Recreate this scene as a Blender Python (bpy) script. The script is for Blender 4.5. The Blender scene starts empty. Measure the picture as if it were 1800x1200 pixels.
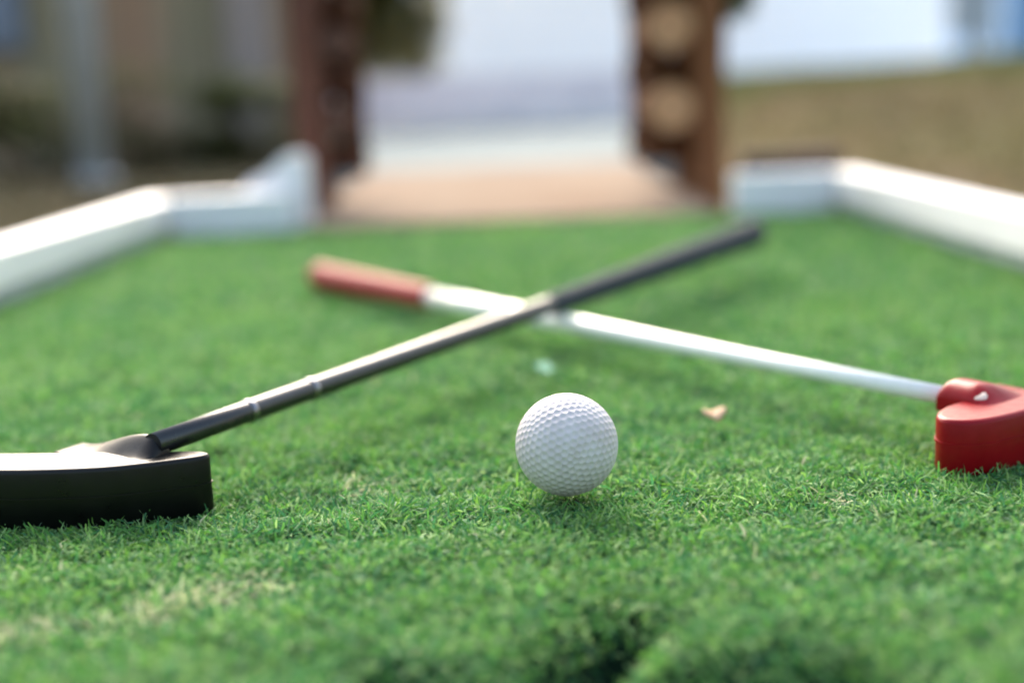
import bpy, bmesh, math, random
import numpy as np
from mathutils import Vector, Matrix, Quaternion
random.seed(7); RNG = np.random.default_rng(11)
sc = bpy.context.scene
col = sc.collection
R = math.radians

# ------------------------------------------------------------------ camera
cd = bpy.data.cameras.new('camera'); cam = bpy.data.objects.new('camera', cd); col.objects.link(cam)
cam.matrix_world = Matrix.Translation((0, 0, .163)) @ (Matrix.Rotation(R(90 - 10.59), 4, 'X') @ Matrix.Rotation(R(-2.3), 4, 'Z'))
cd.sensor_width = 36; cd.lens = 46; cd.clip_start = .01; cd.clip_end = 1000
cd.dof.use_dof = True; cd.dof.focus_distance = .535; cd.dof.aperture_fstop = 2.6
sc.camera = cam

# ------------------------------------------------------------------ light
SUN_EL, SUN_AZ = R(36), R(-9)          # azimuth measured from +Y towards +X
w = bpy.data.worlds.new('World'); sc.world = w; w.use_nodes = True
nt = w.node_tree; bg = nt.nodes['Background']
sky = nt.nodes.new('ShaderNodeTexSky'); sky.sky_type = 'NISHITA'; sky.sun_disc = False
sky.sun_elevation = SUN_EL; sky.sun_rotation = SUN_AZ
sky.air_density = 1.5; sky.dust_density = 6.0; sky.ozone_density = 0.3
nt.links.new(sky.outputs[0], bg.inputs[0]); bg.inputs[1].default_value = .074
sd = bpy.data.lights.new('sun', 'SUN'); so = bpy.data.objects.new('sun', sd); col.objects.link(so)
sd.energy = 1.0; sd.angle = R(40); sd.color = (1, .97, .93)
sdir = Vector((math.sin(SUN_AZ) * math.cos(SUN_EL), math.cos(SUN_AZ) * math.cos(SUN_EL), math.sin(SUN_EL)))
so.rotation_euler = sdir.to_track_quat('Z', 'Y').to_euler(); so.location = sdir * 20
vs = sc.view_settings; vs.view_transform = 'Standard'; vs.look = 'None'; vs.gamma = 1; vs.use_curve_mapping = False
vs.exposure = 2.62
sc.cycles.use_denoising = True
try: sc.cycles.denoiser = 'OPENIMAGEDENOISE'
except Exception: pass
sc.cycles.filter_width = 1.9
sc.cycles.max_bounces = 8

# ------------------------------------------------------------------ materials
def mat(name, c1, c2=None, scale=20., rough=.5, spec=.5, metallic=0., bump=0., bscale=None, stretch=(1, 1, 1),
        coat=0., rough2=None, detail=5., lo=.35, hi=.65, c3=None, s3=3., lo3=.45, hi3=.62):
    m = bpy.data.materials.new(name); m.use_nodes = True
    t = m.node_tree; b = t.nodes['Principled BSDF']
    b.inputs['Roughness'].default_value = rough; b.inputs['Specular IOR Level'].default_value = spec
    b.inputs['Metallic'].default_value = metallic; b.inputs['Coat Weight'].default_value = coat
    b.inputs['Coat Roughness'].default_value = .15
    tc = t.nodes.new('ShaderNodeTexCoord'); mp = t.nodes.new('ShaderNodeMapping')
    t.links.new(tc.outputs['Object'], mp.inputs[0]); mp.inputs['Scale'].default_value = stretch
    def noise(s, d=detail):
        n = t.nodes.new('ShaderNodeTexNoise'); n.inputs['Scale'].default_value = s; n.inputs['Detail'].default_value = d
        t.links.new(mp.outputs[0], n.inputs[0]); return n
    def ramp(src, a, bb, l, h):
        r = t.nodes.new('ShaderNodeValToRGB'); r.color_ramp.elements[0].position = l; r.color_ramp.elements[1].position = h
        r.color_ramp.elements[0].color = (*a, 1); r.color_ramp.elements[1].color = (*bb, 1)
        t.links.new(src, r.inputs[0]); return r
    if c2 is None: c2 = tuple(min(1, x * 1.15) for x in c1)
    n = noise(scale); r = ramp(n.outputs[0], c1, c2, lo, hi); out = r.outputs[0]
    if c3 is not None:
        n3 = noise(s3, 3.); r3 = ramp(n3.outputs[0], (0, 0, 0), (1, 1, 1), lo3, hi3)
        mx = t.nodes.new('ShaderNodeMix'); mx.data_type = 'RGBA'
        t.links.new(r3.outputs[0], mx.inputs[0]); t.links.new(out, mx.inputs[6]); mx.inputs[7].default_value = (*c3, 1)
        out = mx.outputs[2]
    t.links.new(out, b.inputs['Base Color'])
    if rough2 is not None:
        n2 = noise(scale * 2.3); mr = t.nodes.new('ShaderNodeMapRange')
        mr.inputs[1].default_value = .3; mr.inputs[2].default_value = .7
        mr.inputs[3].default_value = rough; mr.inputs[4].default_value = rough2
        t.links.new(n2.outputs[0], mr.inputs[0]); t.links.new(mr.outputs[0], b.inputs['Roughness'])
    if bump > 0:
        n4 = noise(bscale or scale * 3, 6.); bp = t.nodes.new('ShaderNodeBump')
        bp.inputs['Distance'].default_value = bump; t.links.new(n4.outputs[0], bp.inputs['Height'])
        t.links.new(bp.outputs[0], b.inputs['Normal'])
    return m

def fibre_mat(name, rough=.45, trans=.35, spec=.5):
    m = bpy.data.materials.new(name); m.use_nodes = True
    t = m.node_tree; b = t.nodes['Principled BSDF']; o = t.nodes['Material Output']
    a = t.nodes.new('ShaderNodeAttribute'); a.attribute_name = 'Col'
    t.links.new(a.outputs[0], b.inputs['Base Color'])
    b.inputs['Roughness'].default_value = rough; b.inputs['Specular IOR Level'].default_value = spec
    tr = t.nodes.new('ShaderNodeBsdfTranslucent'); t.links.new(a.outputs[0], tr.inputs[0])
    mx = t.nodes.new('ShaderNodeMixShader'); mx.inputs[0].default_value = trans
    t.links.new(b.outputs[0], mx.inputs[1]); t.links.new(tr.outputs[0], mx.inputs[2]); t.links.new(mx.outputs[0], o.inputs[0])
    return m

M = dict(
    ball=mat('ball_white', (.53, .485, .505), (.59, .55, .57), 60, .45, .35, bump=.00006, bscale=900, c3=(.46, .405, .40), s3=45, lo3=.52, hi3=.72),
    black_rubber=mat('black_rubber', (.0022, .0022, .0026), (.0036, .0036, .004), 90, .27, .25, bump=.00004, bscale=700, rough2=.38),
    red_plastic=mat('red_plastic', (.20, .0008, .005), (.24, .0012, .007), 80, .28, .2, bump=.00006, bscale=600, rough2=.42),
    cream=mat('cream_dot', (.62, .50, .42), (.70, .58, .5), 200, .4),
    white_paint=mat('white_shaft_paint', (.80, .81, .78), (.84, .85, .83), 120, .22, .5, coat=.3),
    graphite=mat('graphite_shaft', (.005, .005, .006), (.009, .009, .011), 150, .27, .7, coat=.0, rough2=.33),
    chrome=mat('step_ring_metal', (.20, .20, .22), (.26, .26, .28), 200, .2, .5, metallic=1.),
    red_grip=mat('red_rubber_grip', (.28, .008, .011), (.33, .012, .015), 120, .6, .4, bump=.0002, bscale=900),
    slate_grip=mat('slate_rubber_grip', (.022, .031, .040), (.032, .042, .052), 120, .8, .25, bump=.0002, bscale=900),
    backing=mat('turf_backing', (.005, .016, .008), (.009, .024, .012), 300, .9, .1, bump=.001, bscale=400),
    white_board=mat('white_board_paint', (.88, .86, .875), (.91, .89, .905), 9, .5, .4, bump=.0006, bscale=60, c3=(.76, .74, .72), s3=5, lo3=.55, hi3=.75, stretch=(1, 1, 1)),
    end_board=mat('white_board_paint_shaded', (.78, .765, .80), (.83, .815, .85), 9, .5, .4, bump=.0006, bscale=60, c3=(.66, .66, .70), s3=6, lo3=.55, hi3=.75),  # same white paint, colour darkened for boards facing away from the sun
    kick=mat('shade_grey_kickboard', (.50, .53, .56), (.60, .62, .64), 30, .7, .3, bump=.001, bscale=90),  # grey stands in for the shaded strip low on the boards
    plank=mat('brown_plank', (.125, .046, .016), (.19, .075, .026), 14, .6, .3, bump=.001, bscale=50, stretch=(3, 3, .4)),
    red_plank=mat('reddish_plank', (.085, .030, .020), (.12, .046, .030), 14, .6, .3, bump=.001, bscale=50, stretch=(3, 3, .4)),
    log=mat('stained_log', (.070, .030, .015), (.12, .052, .026), 18, .95, .05, bump=.002, bscale=50, stretch=(2, .5, 2)),
    dark_log=mat('dark_stained_log', (.066, .030, .020), (.10, .045, .030), 18, .95, .05, bump=.002, bscale=50, stretch=(2, .5, 2)),
    cut=mat('cut_log_face', (.42, .22, .115), (.50, .29, .16), 35, .7, .3, bump=.0008, bscale=120),
    dark_cut=mat('stained_cut_face', (.075, .035, .026), (.10, .05, .036), 35, .7, .3),
    tan=mat('tan_paving', (.215, .165, .128), (.25, .205, .165), 8, 1., .02, bump=.002, bscale=60, c3=(.20, .145, .11), s3=4),
    concrete=mat('pale_concrete', (.20, .232, .235), (.24, .27, .27), 3, 1., .02, bump=.002, bscale=40, c3=(.17, .195, .205), s3=1.5),
    grey_wall=mat('grey_render', (.62, .60, .64), (.68, .66, .69), 3, .85, .2, bump=.003, bscale=40, c3=(.47, .47, .53), s3=4, lo3=.52, hi3=.66),
    house=mat('white_render', (.88, .86, .86), (.91, .89, .89), 1.2, .85, .2, bump=.003, bscale=30),
    roof=mat('grey_roof', (.10, .09, .09), (.16, .14, .13), 6, .8, .2, bump=.01, bscale=10),
    glass=mat('dark_glass', (.03, .035, .04), None, 3, .08, .5),
    shed=mat('brown_timber', (.31, .195, .125), (.41, .27, .185), 5, .75, .2, bump=.004, bscale=20, stretch=(1.2, 1.2, .12), c3=(.26, .225, .15), s3=2.2),
    mauve=mat('mauve_trim', (.29, .24, .225), (.34, .285, .27), 4, .7, .2, stretch=(1, 1, .3)),
    slate_blue=mat('slate_blue_shutter', (.17, .20, .26), (.21, .24, .30), 5, .6, .3),
    steel=mat('galvanised_steel', (.36, .39, .42), (.44, .46, .49), 8, .5, .5, metallic=.2, rough2=.65),
    earth=mat('ground_mix', (.072, .052, .029), (.118, .088, .047), 2.2, 1., .02, bump=.03, bscale=14, c3=(.085, .080, .032), s3=.9, lo3=.45, hi3=.6),
    bounce_ground=mat('pale_bounce_ground', (.60, .58, .55), (.72, .70, .67), 40, .95, .05, bump=.004, bscale=80),  # kept pale to throw light onto the wall behind it
    blue=mat('sky_blue_paint', (.24, .42, .70), (.28, .47, .76), 4, .55, .4),
    notice=mat('pale_grey_board', (.42, .46, .52), (.48, .51, .57), 4, .6, .3),
    leg=mat('weathered_leg', (.30, .27, .26), (.38, .35, .33), 6, .8, .2),
    dark_edge=mat('dark_edging', (.030, .016, .020), (.05, .028, .032), 20, .7, .2, bump=.001),
    bark=mat('bark', (.06, .045, .03), (.10, .075, .05), 12, .9, .1, bump=.01, bscale=30),
    deadleaf=mat('dead_leaf', (.74, .50, .34), (.80, .60, .44), 200, .6, .3, bump=.0003, bscale=500),
    scrap=mat('turquoise_scrap', (.16, .44, .27), (.20, .48, .31), 200, .4, .4),
)
M['turf'] = fibre_mat('turf_fibre', .6, .38, .25)
M['turf'].node_tree.nodes['Principled BSDF'].inputs['Sheen Weight'].default_value = .5
M['turf'].node_tree.nodes['Principled BSDF'].inputs['Sheen Tint'].default_value = (.85, 1, .75, 1)
M['leaf'] = fibre_mat('leaf', .5, .3, .4)
M['grassblade'] = fibre_mat('dry_grass_blade', .7, .25, .2)

# ------------------------------------------------------------------ mesh helpers
def tag(o, label, cat, group=None):
    o['label'] = label; o['category'] = cat
    if group: o['group'] = group
    return o
def struct(o, kind='structure'):
    o['kind'] = kind; return o
def empty(name, loc=(0, 0, 0)):
    o = bpy.data.objects.new(name, None); col.objects.link(o); o.location = loc; o.empty_display_size = .02
    return o
def link(name, me, m, parent=None, smooth=False):
    me.materials.append(m)
    o = bpy.data.objects.new(name, me); col.objects.link(o)
    if parent is not None:
        o.parent = parent
        wl = Vector((0, 0, 0)); p = parent
        while p is not None: wl += p.location; p = p.parent
        me.transform(Matrix.Translation(-wl))          # every mesh here is written in world metres
    if smooth:
        for p in me.polygons: p.use_smooth = True
    return o
def from_bm(name, bm, m, parent=None, smooth=False):
    bmesh.ops.recalc_face_normals(bm, faces=bm.faces)
    me = bpy.data.meshes.new(name); bm.to_mesh(me); bm.free()
    return link(name, me, m, parent, smooth)
def add_box(bm, lo, hi, bev=0., rot=None, piv=None, seg=2):
    r = bmesh.ops.create_cube(bm, size=1)
    vs = r['verts']
    for v in vs:
        v.co = Vector([lo[i] + (v.co[i] + .5) * (hi[i] - lo[i]) for i in range(3)])
    if bev > 0:
        es = list({e for v in vs for e in v.link_edges})
        rr = bmesh.ops.bevel(bm, geom=es, offset=bev, segments=seg, affect='EDGES', profile=.5)
        vs = list({v for f in rr['faces'] for v in f.verts} | {v for v in vs if v.is_valid})
    if rot is not None:
        piv = Vector(piv)
        for v in vs: v.co = piv + rot @ (v.co - piv)
    return vs
def box(name, lo, hi, m, parent=None, bev=.003, rot=None, piv=None):
    bm = bmesh.new(); add_box(bm, lo, hi, bev, rot, piv); return from_bm(name, bm, m, parent)
def add_tube(bm, pts, rad, n=24, caps=True, rough=0., squash=1.):
    """a lathe along a polyline; rounded by the radii given"""
    pts = [Vector(p) for p in pts]; rings = []
    for i, p in enumerate(pts):
        a = pts[max(i - 1, 0)]; b = pts[min(i + 1, len(pts) - 1)]
        d = (b - a)
        if d.length < 1e-9: d = pts[-1] - pts[0]
        d.normalize()
        up = Vector((0, 0, 1)) if abs(d.z) < .9 else Vector((0, 1, 0))
        s = d.cross(up).normalized(); u = s.cross(d).normalized()
        ring = []
        for k in range(n):
            t = 2 * math.pi * k / n
            rr = rad[i] * (1 + random.uniform(-rough, rough))
            ring.append(bm.verts.new(p + s * math.cos(t) * rr + u * math.sin(t) * rr * squash))
        rings.append(ring)
    for a, b in zip(rings, rings[1:]):
        for k in range(n):
            f = bm.faces.new((a[k], a[(k + 1) % n], b[(k + 1) % n], b[k])); f.smooth = True
    if caps:
        bm.faces.new(rings[0][::-1]); bm.faces.new(rings[-1])
def lathe(A, B, prof):
    """points and radii for add_tube: prof = [(t, r)] with t in metres from A towards B"""
    A, B = Vector(A), Vector(B); d = (B - A).normalized()
    return [A + d * t for t, r in prof], [r for t, r in prof]
def smooth_closed(pts, n=6):
    """closed Catmull-Rom through outline points"""
    P = [Vector((p[0], p[1], 0)) for p in pts]; out = []; N = len(P)
    for i in range(N):
        p0, p1, p2, p3 = P[i - 1], P[i], P[(i + 1) % N], P[(i + 2) % N]
        for k in range(n):
            t = k / n
            out.append(.5 * ((2 * p1) + (p2 - p0) * t + (2 * p0 - 5 * p1 + 4 * p2 - p3) * t * t + (3 * p1 - p0 - 3 * p2 + p3) * t ** 3))
    return out
def add_slab(bm, outline, levels):
    """outline (CCW from above) lofted through (z, inset) levels, capped"""
    N = len(outline); nrm = []
    for i in range(N):
        d = (outline[(i + 1) % N] - outline[i - 1]).normalized(); nrm.append(Vector((d.y, -d.x, 0)))
    rings = [[bm.verts.new(Vector((p.x, p.y, z)) - nrm[i] * ins) for i, p in enumerate(outline)] for z, ins in levels]
    for a, b in zip(rings, rings[1:]):
        for k in range(N):
            f = bm.faces.new((a[k], a[(k + 1) % N], b[(k + 1) % N], b[k])); f.smooth = True
    bm.faces.new(rings[0][::-1]); bm.faces.new(rings[-1])

def add_ridge(bm, outline, z0, z1):
    """thin flat-faced mould line standing proud of a slab's side"""
    N = len(outline); rings = []
    for z, o in ((z0, -.0003), (z0, .00045), (z1, .00045), (z1, -.0003)):
        r = []
        for i in range(N):
            d = (outline[(i + 1) % N] - outline[i - 1]).normalized()
            r.append(bm.verts.new((outline[i].x + d.y * o, outline[i].y - d.x * o, z)))
        rings.append(r)
    for a, b in zip(rings, rings[1:]):
        for k in range(N): bm.faces.new((a[k], a[(k + 1) % N], b[(k + 1) % N], b[k]))

def ribbons(name, m, X, Y, Z, L, W, az, lean0, lean1, curl, C, K=4, parent=None, twist=None):
    """many curved ribbons as one mesh (numpy), a colour per ribbon"""
    n = len(X); V = np.zeros((n, K, 2, 3), np.float32)
    px, py, pz = X.copy(), Y.copy(), Z.copy()
    tw = np.zeros(n) if twist is None else twist
    for k in range(K):
        s = k / (K - 1); a = az + curl * s; th = lean0 + (lean1 - lean0) * s
        if k:
            st = L / (K - 1)
            px = px + np.sin(th) * np.cos(a) * st; py = py + np.sin(th) * np.sin(a) * st; pz = pz + np.cos(th) * st
        ww = W * (1., 1., .95, .55)[k] * .5 if K == 4 else W * (1 - .8 * s) * .5
        sx, sy = -np.sin(a), np.cos(a)
        c, si = np.cos(tw * s), np.sin(tw * s)
        wx, wy, wz = sx * c * ww, sy * c * ww, si * ww
        V[:, k, 0] = np.stack([px - wx, py - wy, pz - wz], 1); V[:, k, 1] = np.stack([px + wx, py + wy, pz + wz], 1)
    nv = n * K * 2; nf = n * (K - 1)
    base = (np.arange(n) * K * 2)[:, None, None]
    k = np.arange(K - 1)[None, :, None] * 2
    q = np.array([0, 1, 3, 2])[None, None, :]
    F = (base + k + q).reshape(-1).astype(np.int32)
    me = bpy.data.meshes.new(name)
    me.vertices.add(nv); me.vertices.foreach_set('co', V.reshape(-1))
    me.loops.add(nf * 4); me.loops.foreach_set('vertex_index', F)
    me.polygons.add(nf); me.polygons.foreach_set('loop_start', (np.arange(nf) * 4).astype(np.int32))
    me.polygons.foreach_set('use_smooth', np.ones(nf, bool))
    at = me.color_attributes.new('Col', 'FLOAT_COLOR', 'POINT')
    cc = np.ones((n, K * 2, 4), np.float32); cc[:, :, :3] = C[:, None, :]
    at.data.foreach_set('color', cc.reshape(-1))
    me.update(calc_edges=True)
    me.materials.append(m)
    o = bpy.data.objects.new(name, me); col.objects.link(o)
    if parent is not None:
        o.parent = parent; me.transform(Matrix.Translation(-parent.location))
    return o

def vnoise(x, y, f, seed, n=10):
    """smooth pseudo-noise in about -1..1: a sum of random sines"""
    r = np.random.default_rng(seed); s = np.zeros_like(x)
    for i in range(n):
        a = r.uniform(0, 2 * np.pi); ff = f * r.uniform(.5, 1.7)
        s += np.sin((x * np.cos(a) + y * np.sin(a)) * ff * 2 * np.pi + r.uniform(0, 6.28))
    return s / np.sqrt(n) * .9

# ------------------------------------------------------------------ terrain
def smst(t): t = np.clip(t, 0, 1); return t * t * (3 - 2 * t)
def terrain_z(x, y):
    bank = smst((y - 2.3) / 5.7) * (.27 + .03 * np.clip(x - 1.4, 0, 6)) * smst((x - .72) / .55)
    bank = bank * (1 - smst((y - 9.6) / 2) * .55)
    z = -.07 + bank + .012 * vnoise(x, y, .7, 3) * smst((y - 2) / 3)
    return z + .3 * smst((np.hypot(x, y) - 40) / 200)
ax = np.concatenate([-np.geomspace(400, 3.05, 26), np.linspace(-3, 5, 100), np.geomspace(5.05, 400, 26)])
ay = np.concatenate([-np.geomspace(300, 1.05, 18), np.linspace(-1, 13, 130), np.geomspace(13.1, 600, 24)])
GX, GY = np.meshgrid(ax, ay); GZ = terrain_z(GX, GY)
me = bpy.data.meshes.new('ground')
nx = len(ax); idx = np.arange(GX.size).reshape(GX.shape)
me.from_pydata(np.stack([GX, GY, GZ], -1).reshape(-1, 3).tolist(), [], np.stack([idx[:-1, :-1], idx[:-1, 1:], idx[1:, 1:], idx[1:, :-1]], -1).reshape(-1, 4).tolist())
g = struct(link('ground', me, M['earth'], None, True))

# grass on the bank and litter grass to the left: nobody could count it
def dry_grass(name, n, x0, x1, y0, y1, hs, pal, p, dens=None):
    X = RNG.uniform(x0, x1, n); Y = RNG.uniform(y0, y1, n)
    if dens is not None:
        k = RNG.uniform(0, 1, n) < dens(X, Y); X, Y = X[k], Y[k]; n = len(X)
    Z = terrain_z(X, Y) - .005
    C = np.array(pal, np.float32)[RNG.choice(len(pal), n, p=p)] * RNG.uniform(.75, 1.25, (n, 1))
    o = ribbons(name, M['grassblade'], X, Y, Z, RNG.uniform(.5, 1.3, n) * hs, RNG.uniform(.004, .009, n), RNG.uniform(0, 6.28, n),
                RNG.uniform(.0, .6, n), RNG.uniform(.6, 1.7, n), RNG.uniform(-.5, .5, n), C)
    return struct(o, 'stuff')
dry_grass('dry_grass', 40000, .75, 6.5, 2.4, 8.2, .045,
          [(.165, .130, .068), (.12, .095, .05), (.11, .12, .042)], [.45, .3, .25], lambda x, y: .25 + .75 * smst((x - .8) / .3))
dry_grass('green_grass', 90000, .8, 7, 6.0, 9.8, .06,
          [(.075, .115, .025), (.105, .135, .035), (.15, .125, .055)], [.5, .35, .15], lambda x, y: smst((y - 6.0) / 1.2))
dry_grass('weedy_grass', 34000, -4, -.55, .6, 5.2, .05,
          [(.075, .066, .034), (.095, .075, .042), (.06, .07, .028)], [.45, .35, .2])

# ------------------------------------------------------------------ the putting lane
LANE_Y0, LANE_Y1 = -.55, 1.735
struct(box('lane_platform', (-.475, LANE_Y0, -.16), (.475, LANE_Y1 + .02, -.036), M['dark_edge'], None, .002))
def seg_d(x, y, a, b):
    ax_, ay_ = a; bx, by = b; dx, dy = bx - ax_, by - ay_
    t = np.clip(((x - ax_) * dx + (y - ay_) * dy) / (dx * dx + dy * dy), 0, 1)
    return np.hypot(x - ax_ - t * dx, y - ay_ - t * dy)
def pit(x, y):
    d1 = seg_d(x, y, (.032, .394), (.000, .354)); d2 = seg_d(x, y, (-.035, .350), (.085, .348))
    return np.maximum(np.exp(-(d1 / .0145) ** 2), np.exp(-(d2 / .019) ** 2))
def turf_z(x, y):
    return -.0066 + .0011 * vnoise(x, y, 14, 5) + .0007 * vnoise(x, y, 45, 6)
tx = np.linspace(-.455, .455, 230); ty = np.linspace(LANE_Y0 + .01, LANE_Y1, 560)
TX, TY = np.meshgrid(tx, ty); TZ = turf_z(TX, TY) - .023 * pit(TX, TY)
me = bpy.data.meshes.new('turf_backing'); idx = np.arange(TX.size).reshape(TX.shape)
me.from_pydata(np.stack([TX, TY, TZ], -1).reshape(-1, 3).tolist(), [], np.stack([idx[:-1, :-1], idx[:-1, 1:], idx[1:, 1:], idx[1:, :-1]], -1).reshape(-1, 4).tolist())
struct(link('turf_backing', me, M['backing'], None, True))

def turf_blades():
    def zone(n, x0, x1, y0, y1, Lr, Wr):
        X = RNG.uniform(x0, x1, n); Y = RNG.uniform(y0, y1, n)
        return X, Y, RNG.uniform(*Lr, n), RNG.uniform(*Wr, n)
    zs = [zone(250000, -.30, .30, .27, .72, (.0055, .0100), (.0007, .0012)),
          zone(34000, -.455, -.30, .27, .72, (.007, .012), (.0011, .0018)),
          zone(34000, .30, .455, .27, .72, (.007, .012), (.0011, .0018)),
          zone(120000, -.455, .455, .72, 1.05, (.006, .012), (.0009, .0017)),
          zone(100000, -.455, .455, 1.05, LANE_Y1, (.0065, .0125), (.0014, .0024)),
          zone(22000, -.455, .455, -.5, .27, (.008, .013), (.0016, .003))]
    X, Y, L, W = [np.concatenate([z[i] for z in zs]) for i in range(4)]
    pt = pit(X, Y)
    keep = RNG.uniform(0, 1, len(X)) > np.clip(pt * 1.1, 0, .93)
    # nothing grows through the ball
    keep &= np.hypot(X - .021, Y - .5267) > .0075
    X, Y, L, W, pt = X[keep], Y[keep], L[keep], W[keep], pt[keep]
    n = len(X)
    Z = turf_z(X, Y) - .023 * pt
    tuft = vnoise(X, Y, 60, 21)                    # tufts of fibres share a leaning direction
    az = RNG.uniform(0, 2 * np.pi, n) * .75 + tuft * 2.2
    L = L * (1 + .16 * vnoise(X, Y, 22, 8) + .10 * vnoise(X, Y, 70, 13)) * (1 - .45 * pt)
    pal = np.array([(.088, .262, .050), (.052, .195, .070), (.150, .330, .052), (.250, .420, .140), (.52, .52, .33)], np.float32)
    big = vnoise(X, Y, 3.2, 9); mid = vnoise(X, Y, 15, 10)
    pw = np.stack([np.full(n, .42), np.clip(.26 - .10 * big - .08 * mid, .03, 1), np.clip(.20 + .12 * big + .06 * mid, .03, 1),
                   np.full(n, .12), np.full(n, .004)], 1)
    straw = 1.6 * np.exp(-(seg_d(X, Y, (-.170, .402), (-.092, .440)) / .010) ** 2) * (.6 + .4 * mid) \
        + 1.0 * np.exp(-(np.hypot(X - .128, (Y - .5105)) / .006) ** 2) + .9 * np.exp(-(np.hypot(X + .067, Y - .560) / .011) ** 2)
    pw[:, 4] += np.clip(straw, 0, 2) * .9
    pw /= pw.sum(1, keepdims=True); cs = np.cumsum(pw, 1); r = RNG.uniform(0, 1, n)[:, None]
    C = pal[np.minimum((r > cs).sum(1), 4)] * RNG.uniform(.75, 1.3, (n, 1)).astype(np.float32)
    lean0 = np.abs(RNG.normal(.35, .3, n)); lean1 = RNG.normal(1.75, .6, n)
    return struct(ribbons('turf', M['turf'], X, Y, Z, L, W, az, lean0, lean1, RNG.normal(0, 1.9, n), C, twist=RNG.normal(0, 1.3, n)), 'stuff')
turf_blades()

# ------------------------------------------------------------------ border boards
def rail(label, x, sgn, group):
    """side board: proud upper rail over a set-back kickboard; x = inner face"""
    e = empty('side_rail', (x, .6, 0)); tag(e, label, 'border board', group)
    lo, hi = sorted((x, x + sgn * .040)); box('rail', (lo, LANE_Y0, .012), (hi, LANE_Y1 + .038, .0490), M['white_board'], e, .004)
    lo, hi = sorted((x + sgn * .010, x + sgn * .030)); box('kickboard', (lo, LANE_Y0 + .01, -.15), (hi, LANE_Y1 + .03, .0115), M['kick'], e, .001)  # lower board set back to give the shaded strip under the rail
    return e
rail('long white painted board along the left edge of the green', -.447, -1, 'white boards round the green')
rail('long white painted board along the right edge of the green', .436, 1, 'white boards round the green')
def endboard(label, x0, x1, group):
    e = tag(box('end_board', (x0, LANE_Y1 - .002, -.11), (x1, LANE_Y1 + .036, .0505), M['end_board'], None, .004), label, 'border board', group)
    return e
endboard('short white board closing the far left corner of the green beside the reddish post', -.4455, -.284, 'white boards round the green')
endboard('short white board closing the far right corner of the green beside the log stack', .302, .4345, 'white boards round the green')
# white wedge standing behind the left end board
bm = bmesh.new()
prof = [(-.365, -.08), (-.365, .046), (-.345, .066), (-.318, .074), (-.306, .090), (-.292, .098), (-.268, .096), (-.268, -.08)]
fr = [bm.verts.new((x, 1.783, z)) for x, z in prof]; bk = [bm.verts.new((x, 1.83, z)) for x, z in prof]
bm.faces.new(fr); bm.faces.new(bk[::-1])
for i in range(len(prof)): bm.faces.new((fr[i], bk[i], bk[(i + 1) % len(prof)], fr[(i + 1) % len(prof)]))
bmesh.ops.bevel(bm, geom=bm.edges[:], offset=.003, segments=2, affect='EDGES')
tag(from_bm('sloped_board', bm, M['end_board']), 'white board with a sloping top rising to the reddish post', 'wedge board')
tag(box('dark_strip', (.37, 2.035, -.12), (.52, 2.075, .060), M['dark_edge'], None, .003), 'dark strip on edge behind the far right end board', 'plank')  # narrow dark upright strip just behind the end board

# ------------------------------------------------------------------ golf ball (geodesic dimples)
def golf_ball(c, r):
    s = bmesh.new(); bmesh.ops.create_icosphere(s, subdivisions=4, radius=1)   # 642 dimple centres
    D = np.array([v.co[:] for v in s.verts]); s.free()
    bm = bmesh.new(); bmesh.ops.create_icosphere(bm, subdivisions=7, radius=1)
    P = np.array([v.co[:] for v in bm.verts], np.float32)
    ang = np.zeros(len(P), np.float32)
    for i in range(0, len(P), 4096):
        ang[i:i + 4096] = np.arccos(np.clip((P[i:i + 4096] @ D.T.astype(np.float32)).max(1), -1, 1))
    dep = np.clip(1 - (ang * r / .00150) ** 2, 0, 1) * .00042
    P = P * (r - dep)[:, None]
    rot = np.array(Matrix.Rotation(.5, 3, 'X') @ Matrix.Rotation(.35, 3, 'Y') @ Matrix.Rotation(.9, 3, 'Z'))
    P = P @ rot.T
    for v, p in zip(bm.verts, P): v.co = p
    o = from_bm('golf_ball', bm, M['ball'], None, True); o.location = c
    return tag(o, 'white dimpled golf ball resting on the green turf', 'golf ball')
golf_ball((.021, .5267, .0201), .02134)

# ------------------------------------------------------------------ putters
def shaft_axis(A, B, extend=0): return Vector(A), Vector(B)
# black putter lies over the red one
bp = empty('putter', (-.16, .53, 0)); tag(bp, 'black putter with graphite shaft and dark grip, lying across on top', 'putter', 'crossed putters on the green')
BA, BB = Vector((-.1502, .5360, .0255)), Vector((.2183, 1.1657, .0340))
Lb = (BB - BA).length; db = (BB - BA).normalized()
out = smooth_closed([(-.2475, .540), (-.2440, .528), (-.232, .5205), (-.210, .5155), (-.188, .5135), (-.168, .5140), (-.152, .5178), (-.139, .5222),
                     (-.1320, .5252), (-.1285, .5290), (-.1295, .5330), (-.1345, .5355), (-.143, .5366), (-.160, .5385), (-.190, .5415), (-.222, .5450), (-.240, .5465)], 5)
bm = bmesh.new()
add_slab(bm, out, [(-.0040, .0016), (-.0034, .0006), (-.0022, 0), (.0198, .0000), (.0209, .0003), (.0215, .0010), (.0217, .0020)])
add_ridge(bm, out, .0090, .0096)
head = from_bm('head', bm, M['black_rubber'], bp)
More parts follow.
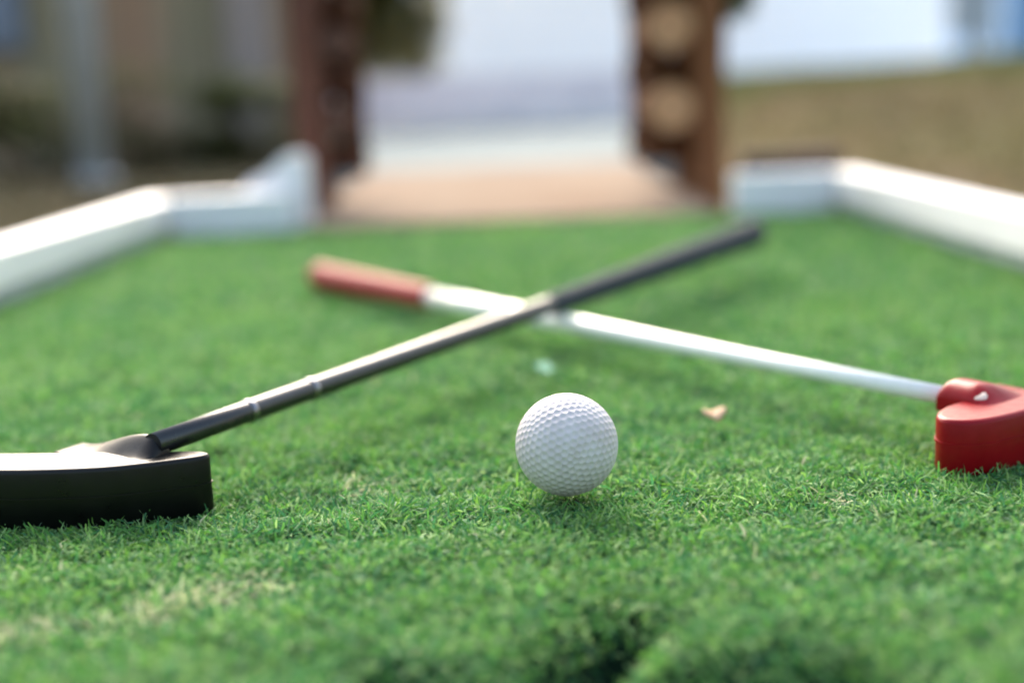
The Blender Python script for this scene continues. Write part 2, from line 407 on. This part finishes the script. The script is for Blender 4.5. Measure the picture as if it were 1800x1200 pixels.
def neck(A, d, side, hgt, zb, v0, v1, wl, m, parent, zlow=.013, wr=.0085, spread=0., lip=0.):
    """neck moulded onto a head: a ridge along the shaft, steep on one side, fading into the head on the other"""
    d = Vector((d.x, d.y, 0)).normalized(); p = Vector((d.y, -d.x, 0)) * side
    us = [-wl + wl * i / 26 for i in range(26)] + [wr * math.sin(math.pi / 2 * i / 12) for i in range(13)]
    vs_ = [v0 + (v1 - .004 - v0) * i / 20 for i in range(20)] + [v1 - .004 * (1 - math.sin(math.pi / 2 * i / 8)) for i in range(9)]
    bm = bmesh.new(); G = []
    for v_ in vs_:
        Bk = 1.
        if v_ > v1 - .004: Bk = math.sqrt(max(0, 1 - ((v_ - v1 + .004) / .004) ** 2)) * .6 + .4
        row = []
        for u in us:
            t = min(1, max(0, (v_ - v0) / (.014 + spread)))
            B0 = lip * (1 - min(1, max(0, -u) / .010)) ; B = (B0 + (1 - B0) * t * t * (3 - 2 * t)) * Bk
            Au = .5 + .5 * math.cos(math.pi * u / wl) if u < 0 else math.sqrt(max(0, 1 - (u / wr) ** 2))
            row.append(bm.verts.new((A.x + d.x * v_ + p.x * u, A.y + d.y * v_ + p.y * u, zb + hgt * Au * B)))
        G.append(row)
    def quad(a, b, c, e):
        f = bm.faces.new((a, b, c, e)); f.smooth = True
    for i in range(len(G) - 1):
        for j in range(len(us) - 1): quad(G[i][j], G[i][j + 1], G[i + 1][j + 1], G[i + 1][j])
    rim = [r[0] for r in G] + G[-1][1:] + [r[-1] for r in G[::-1]][1:] + G[0][::-1][1:-1]
    low = [bm.verts.new((q.co.x, q.co.y, zlow)) for q in rim]
    for k in range(len(rim)):
        bm.faces.new((rim[k], low[k], low[(k + 1) % len(rim)], rim[(k + 1) % len(rim)]))
    bm.faces.new(low)
    return from_bm('hosel', bm, m, parent)
neck(BA - Vector((.0018, -.001, 0)), db, 1, .0094, .0205, -.0150, .001, .046, M['black_rubber'], head, .013, .0070, .001, .12)
def stepped(L0, L1, r0, r1, steps):
    pr = [(L0, r0)]; 
    for i, s in enumerate(steps):
        a = r0 + (r1 - r0) * i / len(steps); b = r0 + (r1 - r0) * (i + 1) / len(steps)
        pr += [(s - .0006, a), (s + .0010, b)]
    return pr + [(L1, r1)]
steps = [.056, .101, .160, .208, .256, .304, .352, .40]
bm = bmesh.new(); pts, rad = lathe(BA, BB, stepped(-.004, Lb * .66, .0050, .0063, steps)); add_tube(bm, pts, rad, 28)
shaft = from_bm('shaft', bm, M['graphite'], bp)
for s in steps[:2]:
    i = steps.index(s); r = .0050 + (.0013) * (i + .5) / len(steps)
    bm = bmesh.new(); pts, rad = lathe(BA, BB, [(s - .0016, r + .0001), (s - .0010, r + .00055), (s + .0012, r + .0006), (s + .0020, r + .0002)])
    add_tube(bm, pts, rad, 28); from_bm('step_ring', bm, M['chrome'], shaft)
def grip(A, B, t0, t1, r0, r1, m, parent):
    pr = [(t0, r0 - .002), (t0 + .001, r0 - .0005), (t0 + .003, r0)]
    n = 46
    for i in range(1, n):
        t = t0 + .003 + (t1 - t0 - .009) * i / n; s = i / n
        pr.append((t, r0 + (r1 - r0) * s + (.00025 if i % 2 else -.00025)))
    pr += [(t1 - .005, r1 + .0008), (t1 - .0015, r1 + .0006), (t1 - .0003, r1 - .001), (t1, r1 - .004)]
    bm = bmesh.new(); pts, rad = lathe(A, B, pr); add_tube(bm, pts, rad, 28)
    return from_bm('grip', bm, m, parent)
grip(BA, BB, Lb * .475, Lb + .003, .0070, .0124, M['slate_grip'], bp)

rp = empty('putter', (.2, .55, 0)); tag(rp, 'red headed putter with white shaft and red grip, lying underneath', 'putter', 'crossed putters on the green')
RA, RB = Vector((.1970, .5875, .0200)), Vector((-.1737, 1.1703, .0118))
Lr = (RB - RA).length; dr = (RB - RA).normalized()
out = smooth_closed([(.1815, .5400), (.1860, .5355), (.1930, .5340), (.2040, .5375), (.2200, .5470), (.240, .5610), (.262, .5775), (.280, .5930), (.286, .603),
                     (.281, .611), (.268, .608), (.250, .598), (.232, .5865), (.214, .5760), (.198, .5680), (.187, .5580), (.1815, .5480)], 5)
bm = bmesh.new()
add_slab(bm, out, [(-.0035, .0018), (-.0028, .0007), (-.0016, .0), (.0193, .0), (.0205, .0004), (.0212, .0013), (.0215, .0025)])
add_ridge(bm, out, .0098, .0110)
rhead = from_bm('head', bm, M['red_plastic'], rp)
neck(RA, dr, -1, .0085, .0203, -.034, -.004, .036, M['red_plastic'], rhead, .0150)
bm = bmesh.new()
pts, rad = lathe((.2064, .5648, .0236), (.2052, .5624, .0282), [(0, .0034), (.0008, .0034), (.0014, .0029), (.0018, .0018), (.0019, .0008)]); add_tube(bm, pts, rad, 20)
from_bm('pale_dot', bm, M['cream'], rhead)  # small raised cream dot on the shoulder of the neck
bm = bmesh.new(); pts, rad = lathe(RA, RB, [(-.005, .0042), (Lr * .15, .0046), (Lr * .3, .0053), (Lr * .45, .0064), (Lr * .6, .0070), (Lr * .8, .0075)]); add_tube(bm, pts, rad, 28)
from_bm('shaft', bm, M['white_paint'], rp)
grip(RA, RB, Lr * .695, Lr - .007, .0095, .0116, M['red_grip'], rp)

# ------------------------------------------------------------------ small litter on the turf
bm = bmesh.new(); N = 9
for i in range(N + 1):
    for j in range(5):
        u = i / N; v = j / 4 - .5; wd = .0078 * math.sin(math.pi * min(1, u * .93 + .06)) ** .55
        bm.verts.new(((u - .5) * .0125, v * wd, -.0012 * (2 * abs(v)) ** 2 + .0012 * (2 * u - 1) ** 2 + .0006 * math.sin(9 * u)))
bm.verts.ensure_lookup_table()
for i in range(N):
    for j in range(4): bm.faces.new([bm.verts[k] for k in (i * 5 + j, (i + 1) * 5 + j, (i + 1) * 5 + j + 1, i * 5 + j + 1)])
bmesh.ops.solidify(bm, geom=bm.faces[:], thickness=.0003)
o = from_bm('dead_leaf', bm, M['deadleaf'], None, True); o.location = (.0985, .628, .0062); o.rotation_euler = (R(13), R(-4), R(10)); o.scale = (.98, 1.55, 1.2)
tag(o, 'small curled tan dead leaf on the turf right of the ball', 'leaf')
bm = bmesh.new()
sc_o = smooth_closed([(.0062, -.001), (.003, .0052), (-.003, .0048), (-.0066, .001), (-.003, -.0048), (.0024, -.005)], 3)
add_slab(bm, sc_o, [(0, .0004), (.0004, 0), (.0010, .0004)])
o = from_bm('scrap', bm, M['scrap']); o.location = (.0195, .775, .0008); o.rotation_euler = (R(24), R(8), .4)
tag(o, 'small pale turquoise scrap on the turf between ball and crossed shafts', 'scrap')

# ------------------------------------------------------------------ foliage helper
def foliage(name, n, blobs, size, pal, parent, m=None):
    """leaf-sized folded faces scattered through the volume of several blobs (cx, cy, cz, rx, ry, rz)"""
    b = np.array(blobs); k = RNG.choice(len(b), n, p=(b[:, 3] * b[:, 4] * b[:, 5]) / (b[:, 3] * b[:, 4] * b[:, 5]).sum())
    d = RNG.normal(0, 1, (n, 3)); d /= np.linalg.norm(d, axis=1, keepdims=True); rr = RNG.uniform(.25, 1.08, (n, 1)) ** .55
    P = b[k, :3] + d * rr * b[k, 3:]
    pal = np.array(pal, np.float32); ci = RNG.integers(0, len(pal), n)
    tone = (1 + .35 * np.sin(k * 2.4))[:, None]
    C = pal[ci] * RNG.uniform(.7, 1.3, (n, 1)) * tone
    return ribbons(name, m or M['leaf'], P[:, 0], P[:, 1], P[:, 2], RNG.uniform(.7, 1.3, n) * size, RNG.uniform(.35, .6, n) * size, RNG.uniform(0, 6.28, n),
                   RNG.uniform(.2, 1.6, n), RNG.uniform(.8, 2.4, n), RNG.uniform(-.4, .4, n), C, parent=parent)
def shrub(kind, loc, w_, d_, h_, n, size, pal, label, cat='shrub', group=None, stems=7):
    e = empty(kind, loc); tag(e, label, cat, group)
    x, y, z = loc; bl = []
    for i in range(16):
        bl.append((x + random.uniform(-.42, .42) * w_, y + random.uniform(-.35, .35) * d_, z + h_ * random.uniform(.12, .88), w_ * random.uniform(.14, .26), d_ * random.uniform(.2, .32), h_ * random.uniform(.10, .20)))
    foliage('foliage', n, bl, size, pal, e)
    bm = bmesh.new()
    for i in range(stems):
        b = random.choice(bl); p0 = Vector((x + random.uniform(-.2, .2) * w_, y + random.uniform(-.15, .15) * d_, z - .02)); p1 = Vector(b[:3])
        add_tube(bm, [p0, p0.lerp(p1, .5) + Vector((0, 0, .04 * h_)), p1], [.014, .010, .004], 7)
    from_bm('stem', bm, M['bark'], e, True)
    return e

# ------------------------------------------------------------------ log stacks either side of the gate
def add_log(bm, p0, p1, r, n=22):
    p0, p1 = Vector(p0), Vector(p1); k = 6
    pts = [p0.lerp(p1, i / k) for i in range(k + 1)]; rad = [r * random.uniform(.95, 1.04) for _ in pts]; rad[0] = rad[-1] = r * .985
    add_tube(bm, pts, rad, n, True, .02)
def log_stack(label, sx, px0, px1, lx, zs, mplank, mlog, mcut, y0=1.97, depth=.28, rl=.036):
    e = empty('log_stack', (lx, y0, -.07)); tag(e, label, 'log stack', 'log stacks either side of the gap')
    lo, hi = sorted((px0, px1))
    box('plank', (lo, y0 - .045, -.07), (hi, y0 - .005, 1.15), mplank, e, .004)
    for z in zs:                                        # logs end-on to the green
        bm = bmesh.new(); add_log(bm, (lx, y0 - .03, z), (lx + sx * .006, y0 + depth, z), rl); lg = from_bm('log', bm, mlog, e)
        bm = bmesh.new(); bmesh.ops.create_circle(bm, cap_ends=True, segments=22, radius=rl * .93)
        for v in bm.verts: v.co = Vector((lx + v.co.x, y0 - .0318 + random.uniform(0, .0006), z + v.co.y))
        r = bmesh.ops.extrude_face_region(bm, geom=bm.faces[:])
        for v in [q for q in r['geom'] if isinstance(q, bmesh.types.BMVert)]: v.co.y -= .002
        from_bm('cut_face', bm, mcut, lg)
    for z in [z - .059 for z in zs] + [zs[-1] + .059]:  # crossing logs between them
        bm = bmesh.new(); add_log(bm, (lx - sx * (rl + .004), y0 + .035, z), (lx + sx * (rl + .001), y0 + .035, z), .0225); from_bm('log', bm, mlog, e)
        bm = bmesh.new(); add_log(bm, (lx - sx * (rl + .004), y0 + depth - .05, z), (lx + sx * (rl + .001), y0 + depth - .05, z), .0225); from_bm('log', bm, mlog, e)
    box('plank', (lo + .002, y0 + depth - .06, -.07), (hi - .002, y0 + depth - .02, 1.15), mplank, e, .004)
    xa, xb = sorted((px1 if sx < 0 else px0, lx - sx * rl * .9))
    box('backing_board', (xa + .001, y0 + depth - .012, .05), (xb, y0 + depth + .012, 1.15), mlog, e, .003)
    return e
ZS = [.137, .253, .369, .485, .601, .717, .833, .949, 1.065]
log_stack('stack of brown logs with round pale cut ends and an orange brown plank', 1, .283, .323, .2465, ZS, M['plank'], M['log'], M['cut'])
log_stack('reddish brown post and dark stained logs at the left of the gap', -1, -.314, -.2705, -.2455, ZS, M['red_plank'], M['dark_log'], M['dark_cut'], y0=2.03, depth=.13, rl=.0245)
e = empty('climbing_plant', (.345, 2.02, .30)); tag(e, 'green leafy twigs beside the top of the pale ended log stack', 'plant')
foliage('foliage', 1300, [(.347, 2.02, .295, .035, .05, .045), (.352, 2.04, .31, .035, .05, .045), (.347, 2.0, .30, .03, .05, .04), (.36, 2.03, .36, .05, .06, .06), (.35, 2.03, .46, .05, .06, .07), (.34, 2.02, .58, .05, .06, .08)], .022, [(.07, .14, .02), (.10, .18, .03), (.05, .10, .02)], e)
bm = bmesh.new(); add_tube(bm, [(.34, 2.035, -.07), (.336, 2.03, .15), (.345, 2.03, .36), (.34, 2.02, .62)], [.003, .003, .0025, .0015], 7); from_bm('stem', bm, M['bark'], e, True)

# ------------------------------------------------------------------ paving, wall, house
struct(box('path', (-.315, LANE_Y1 + .03, -.10), (.292, 3.12, .002), M['tan'], None, .004))
bm = bmesh.new(); add_slab(bm, [Vector(p) for p in ((-.50, 3.124, 0), (.46, 3.124, 0), (.86, 6.80, 0), (-1.02, 6.80, 0))], [(-.12, 0), (-.008, 0), (0, .006)])
struct(from_bm('pavement', bm, M['concrete']))
wl = empty('retaining_wall', (0, 6.82, 0)); tag(wl, 'low grey rendered wall across the far end of the pale paving', 'wall')
box('wall', (-.93, 6.805, -.1), (.98, 6.98, .235), M['grey_wall'], wl, .006)
box('ledge', (-.93, 6.40, -.1), (.92, 6.803, .105), M['grey_wall'], wl, .008)
box('coping', (-.945, 6.795, .2352), (.995, 6.99, .278), M['grey_wall'], wl, .008)
def add_bounce_sheet(x0, x1, y0, y1, nx_, ny_):  # unseen pale ground, added to bounce light up onto the white wall
    X, Y = np.meshgrid(np.linspace(x0, x1, nx_), np.linspace(y0, y1, ny_)); Z = terrain_z(X, Y) + .015
    i_ = np.arange(X.size).reshape(X.shape); me_ = bpy.data.meshes.new('bounce_sheet')
    me_.from_pydata(np.stack([X, Y, Z], -1).reshape(-1, 3).tolist(), [], np.stack([i_[:-1, :-1], i_[:-1, 1:], i_[1:, 1:], i_[1:, :-1]], -1).reshape(-1, 4).tolist())
    return struct(link('bounce_sheet', me_, M['bounce_ground'], None, True))
add_bounce_sheet(-2.4, .70, 7.0, 11.99, 60, 90)
add_bounce_sheet(.70, 4.4, 9.75, 11.99, 60, 50)
gw = empty('garden_wall', (1, 12, -.1)); tag(gw, 'white rendered garden wall standing behind the grassy bank', 'wall')
box('wall', (-2.2, 12, -.1), (4.02, 12.25, 1.40), M['house'], gw, .02)
box('coping', (-2.24, 11.95, 1.4005), (4.06, 12.30, 1.46), M['grey_wall'], gw, .012)

# ------------------------------------------------------------------ hedge, shed, pole, shrubs
OL = [(.13, .15, .036), (.09, .115, .03), (.17, .165, .048), (.07, .09, .024)]
BR = [(.19, .14, .065), (.13, .105, .05), (.11, .115, .04)]
def hedge():
    e = empty('hedge', (-.72, 7.9, -.07)); tag(e, 'clipped olive hedge above the left end of the grey wall', 'hedge')
    bl = []
    for i in range(150):
        bl.append((random.uniform(-1.75, -.36), random.uniform(7.6, 8.2), random.uniform(.33, 1.5), .14, .14, .12))
    foliage('foliage', 38000, bl, .05, OL + BR[:1], e)
    bm = bmesh.new()
    for i in range(6):
        x = -1.7 + i * .24; add_tube(bm, [(x, 7.9, -.1), (x + .05, 7.9, .5), (x - .04, 7.88, 1.5)], [.03, .025, .012], 9, True, .05)
    from_bm('trunk', bm, M['bark'], e, True)
hedge()
sh = empty('timber_fence', (-2.4, 5.6, -.07)); tag(sh, 'brown timber fence with a pale end post behind the shrubs', 'fence')
bm = bmesh.new(); x = -4.4
while x < -1.06:
    wdt = random.uniform(.13, .17); d = random.uniform(-.006, .006)
    add_box(bm, (x, 5.5 + d, -.1), (min(x + wdt - .006, -1.0), 5.53, random.uniform(1.08, 1.12)), .004, seg=1); x += wdt
from_bm('cladding', bm, M['shed'], sh)
box('backing', (-4.4, 5.5325, -.1), (-.86, 5.556, 1.04), M['shed'], sh, .004)
box('end_post', (-1.10, 5.40, -.1), (-.93, 5.488, 1.18), M['mauve'], sh, .006)
for z in (.25, .85): box('rail', (-4.4, 5.559, z), (-.9, 5.60, z + .09), M['shed'], sh, .004)
e = empty('shutter', (-2.2, 5.4, .43)); tag(e, 'slate blue wooden shutter hung on the brown fence', 'shutter')
box('panel', (-2.60, 5.452, .43), (-1.93, 5.482, 1.05), M['slate_blue'], e, .006)
for z in (.5, .92): box('batten', (-2.55, 5.436, z), (-1.98, 5.4505, z + .06), M['slate_blue'], e, .003)
# pole
e = empty('pole', (-1.307, 4.2, -.07)); tag(e, 'grey galvanised steel pole in front of the brown fence', 'pole')
bm = bmesh.new(); add_tube(bm, [(-1.307, 4.2, -.09), (-1.302, 4.2, 1.2), (-1.297, 4.2, 2.6)], [.052, .052, .052], 24); from_bm('shaft', bm, M['steel'], e)
bm = bmesh.new(); add_tube(bm, [(-1.307, 4.2, -.08), (-1.307, 4.2, -.035), (-1.307, 4.2, -.03)], [.075, .075, .06], 24); from_bm('base_collar', bm, M['steel'], e)
G2 = 'dark shrubs in front of the fence'
shrub('shrub', (-1.62, 4.75, -.07), .75, .5, .40, 2200, .035, OL + BR, 'olive shrub left of the grey pole', group=G2)
shrub('shrub', (-.96, 5.05, -.07), .62, .5, .36, 2200, .035, OL, 'dark green shrub between the grey pole and the reddish post', group=G2)
shrub('shrub', (-1.33, 5.12, -.07), .38, .4, .20, 900, .03, BR, 'low brown withered shrub right behind the grey pole', group=G2)

# ------------------------------------------------------------------ on the bank, top right
zb = float(terrain_z(np.array([3.5]), np.array([9.]))[0])
e = empty('booth', (3.8, 9.2, zb)); tag(e, 'sky blue painted booth at the top right on the grassy bank', 'booth')
box('wall', (3.40, 9.0, zb - .05), (4.6, 10.2, 2.3), M['blue'], e, .01)
box('plinth', (3.385, 8.985, zb - .1), (4.615, 10.215, zb + .06), M['leg'], e, .005)
box('roof', (3.25, 8.85, 2.303), (4.75, 10.35, 2.38), M['notice'], e, .01)
e = empty('notice_board', (3.13, 8.9, zb)); tag(e, 'pale grey blank notice board on two legs left of the blue booth', 'notice board')
box('panel', (2.98, 8.89, .44), (3.30, 8.925, 1.25), M['notice'], e, .004)
for x in (3.10, 3.21): box('leg', (x, 8.928, zb - .08), (x + .045, 8.968, 1.2), M['leg'], e, .003)
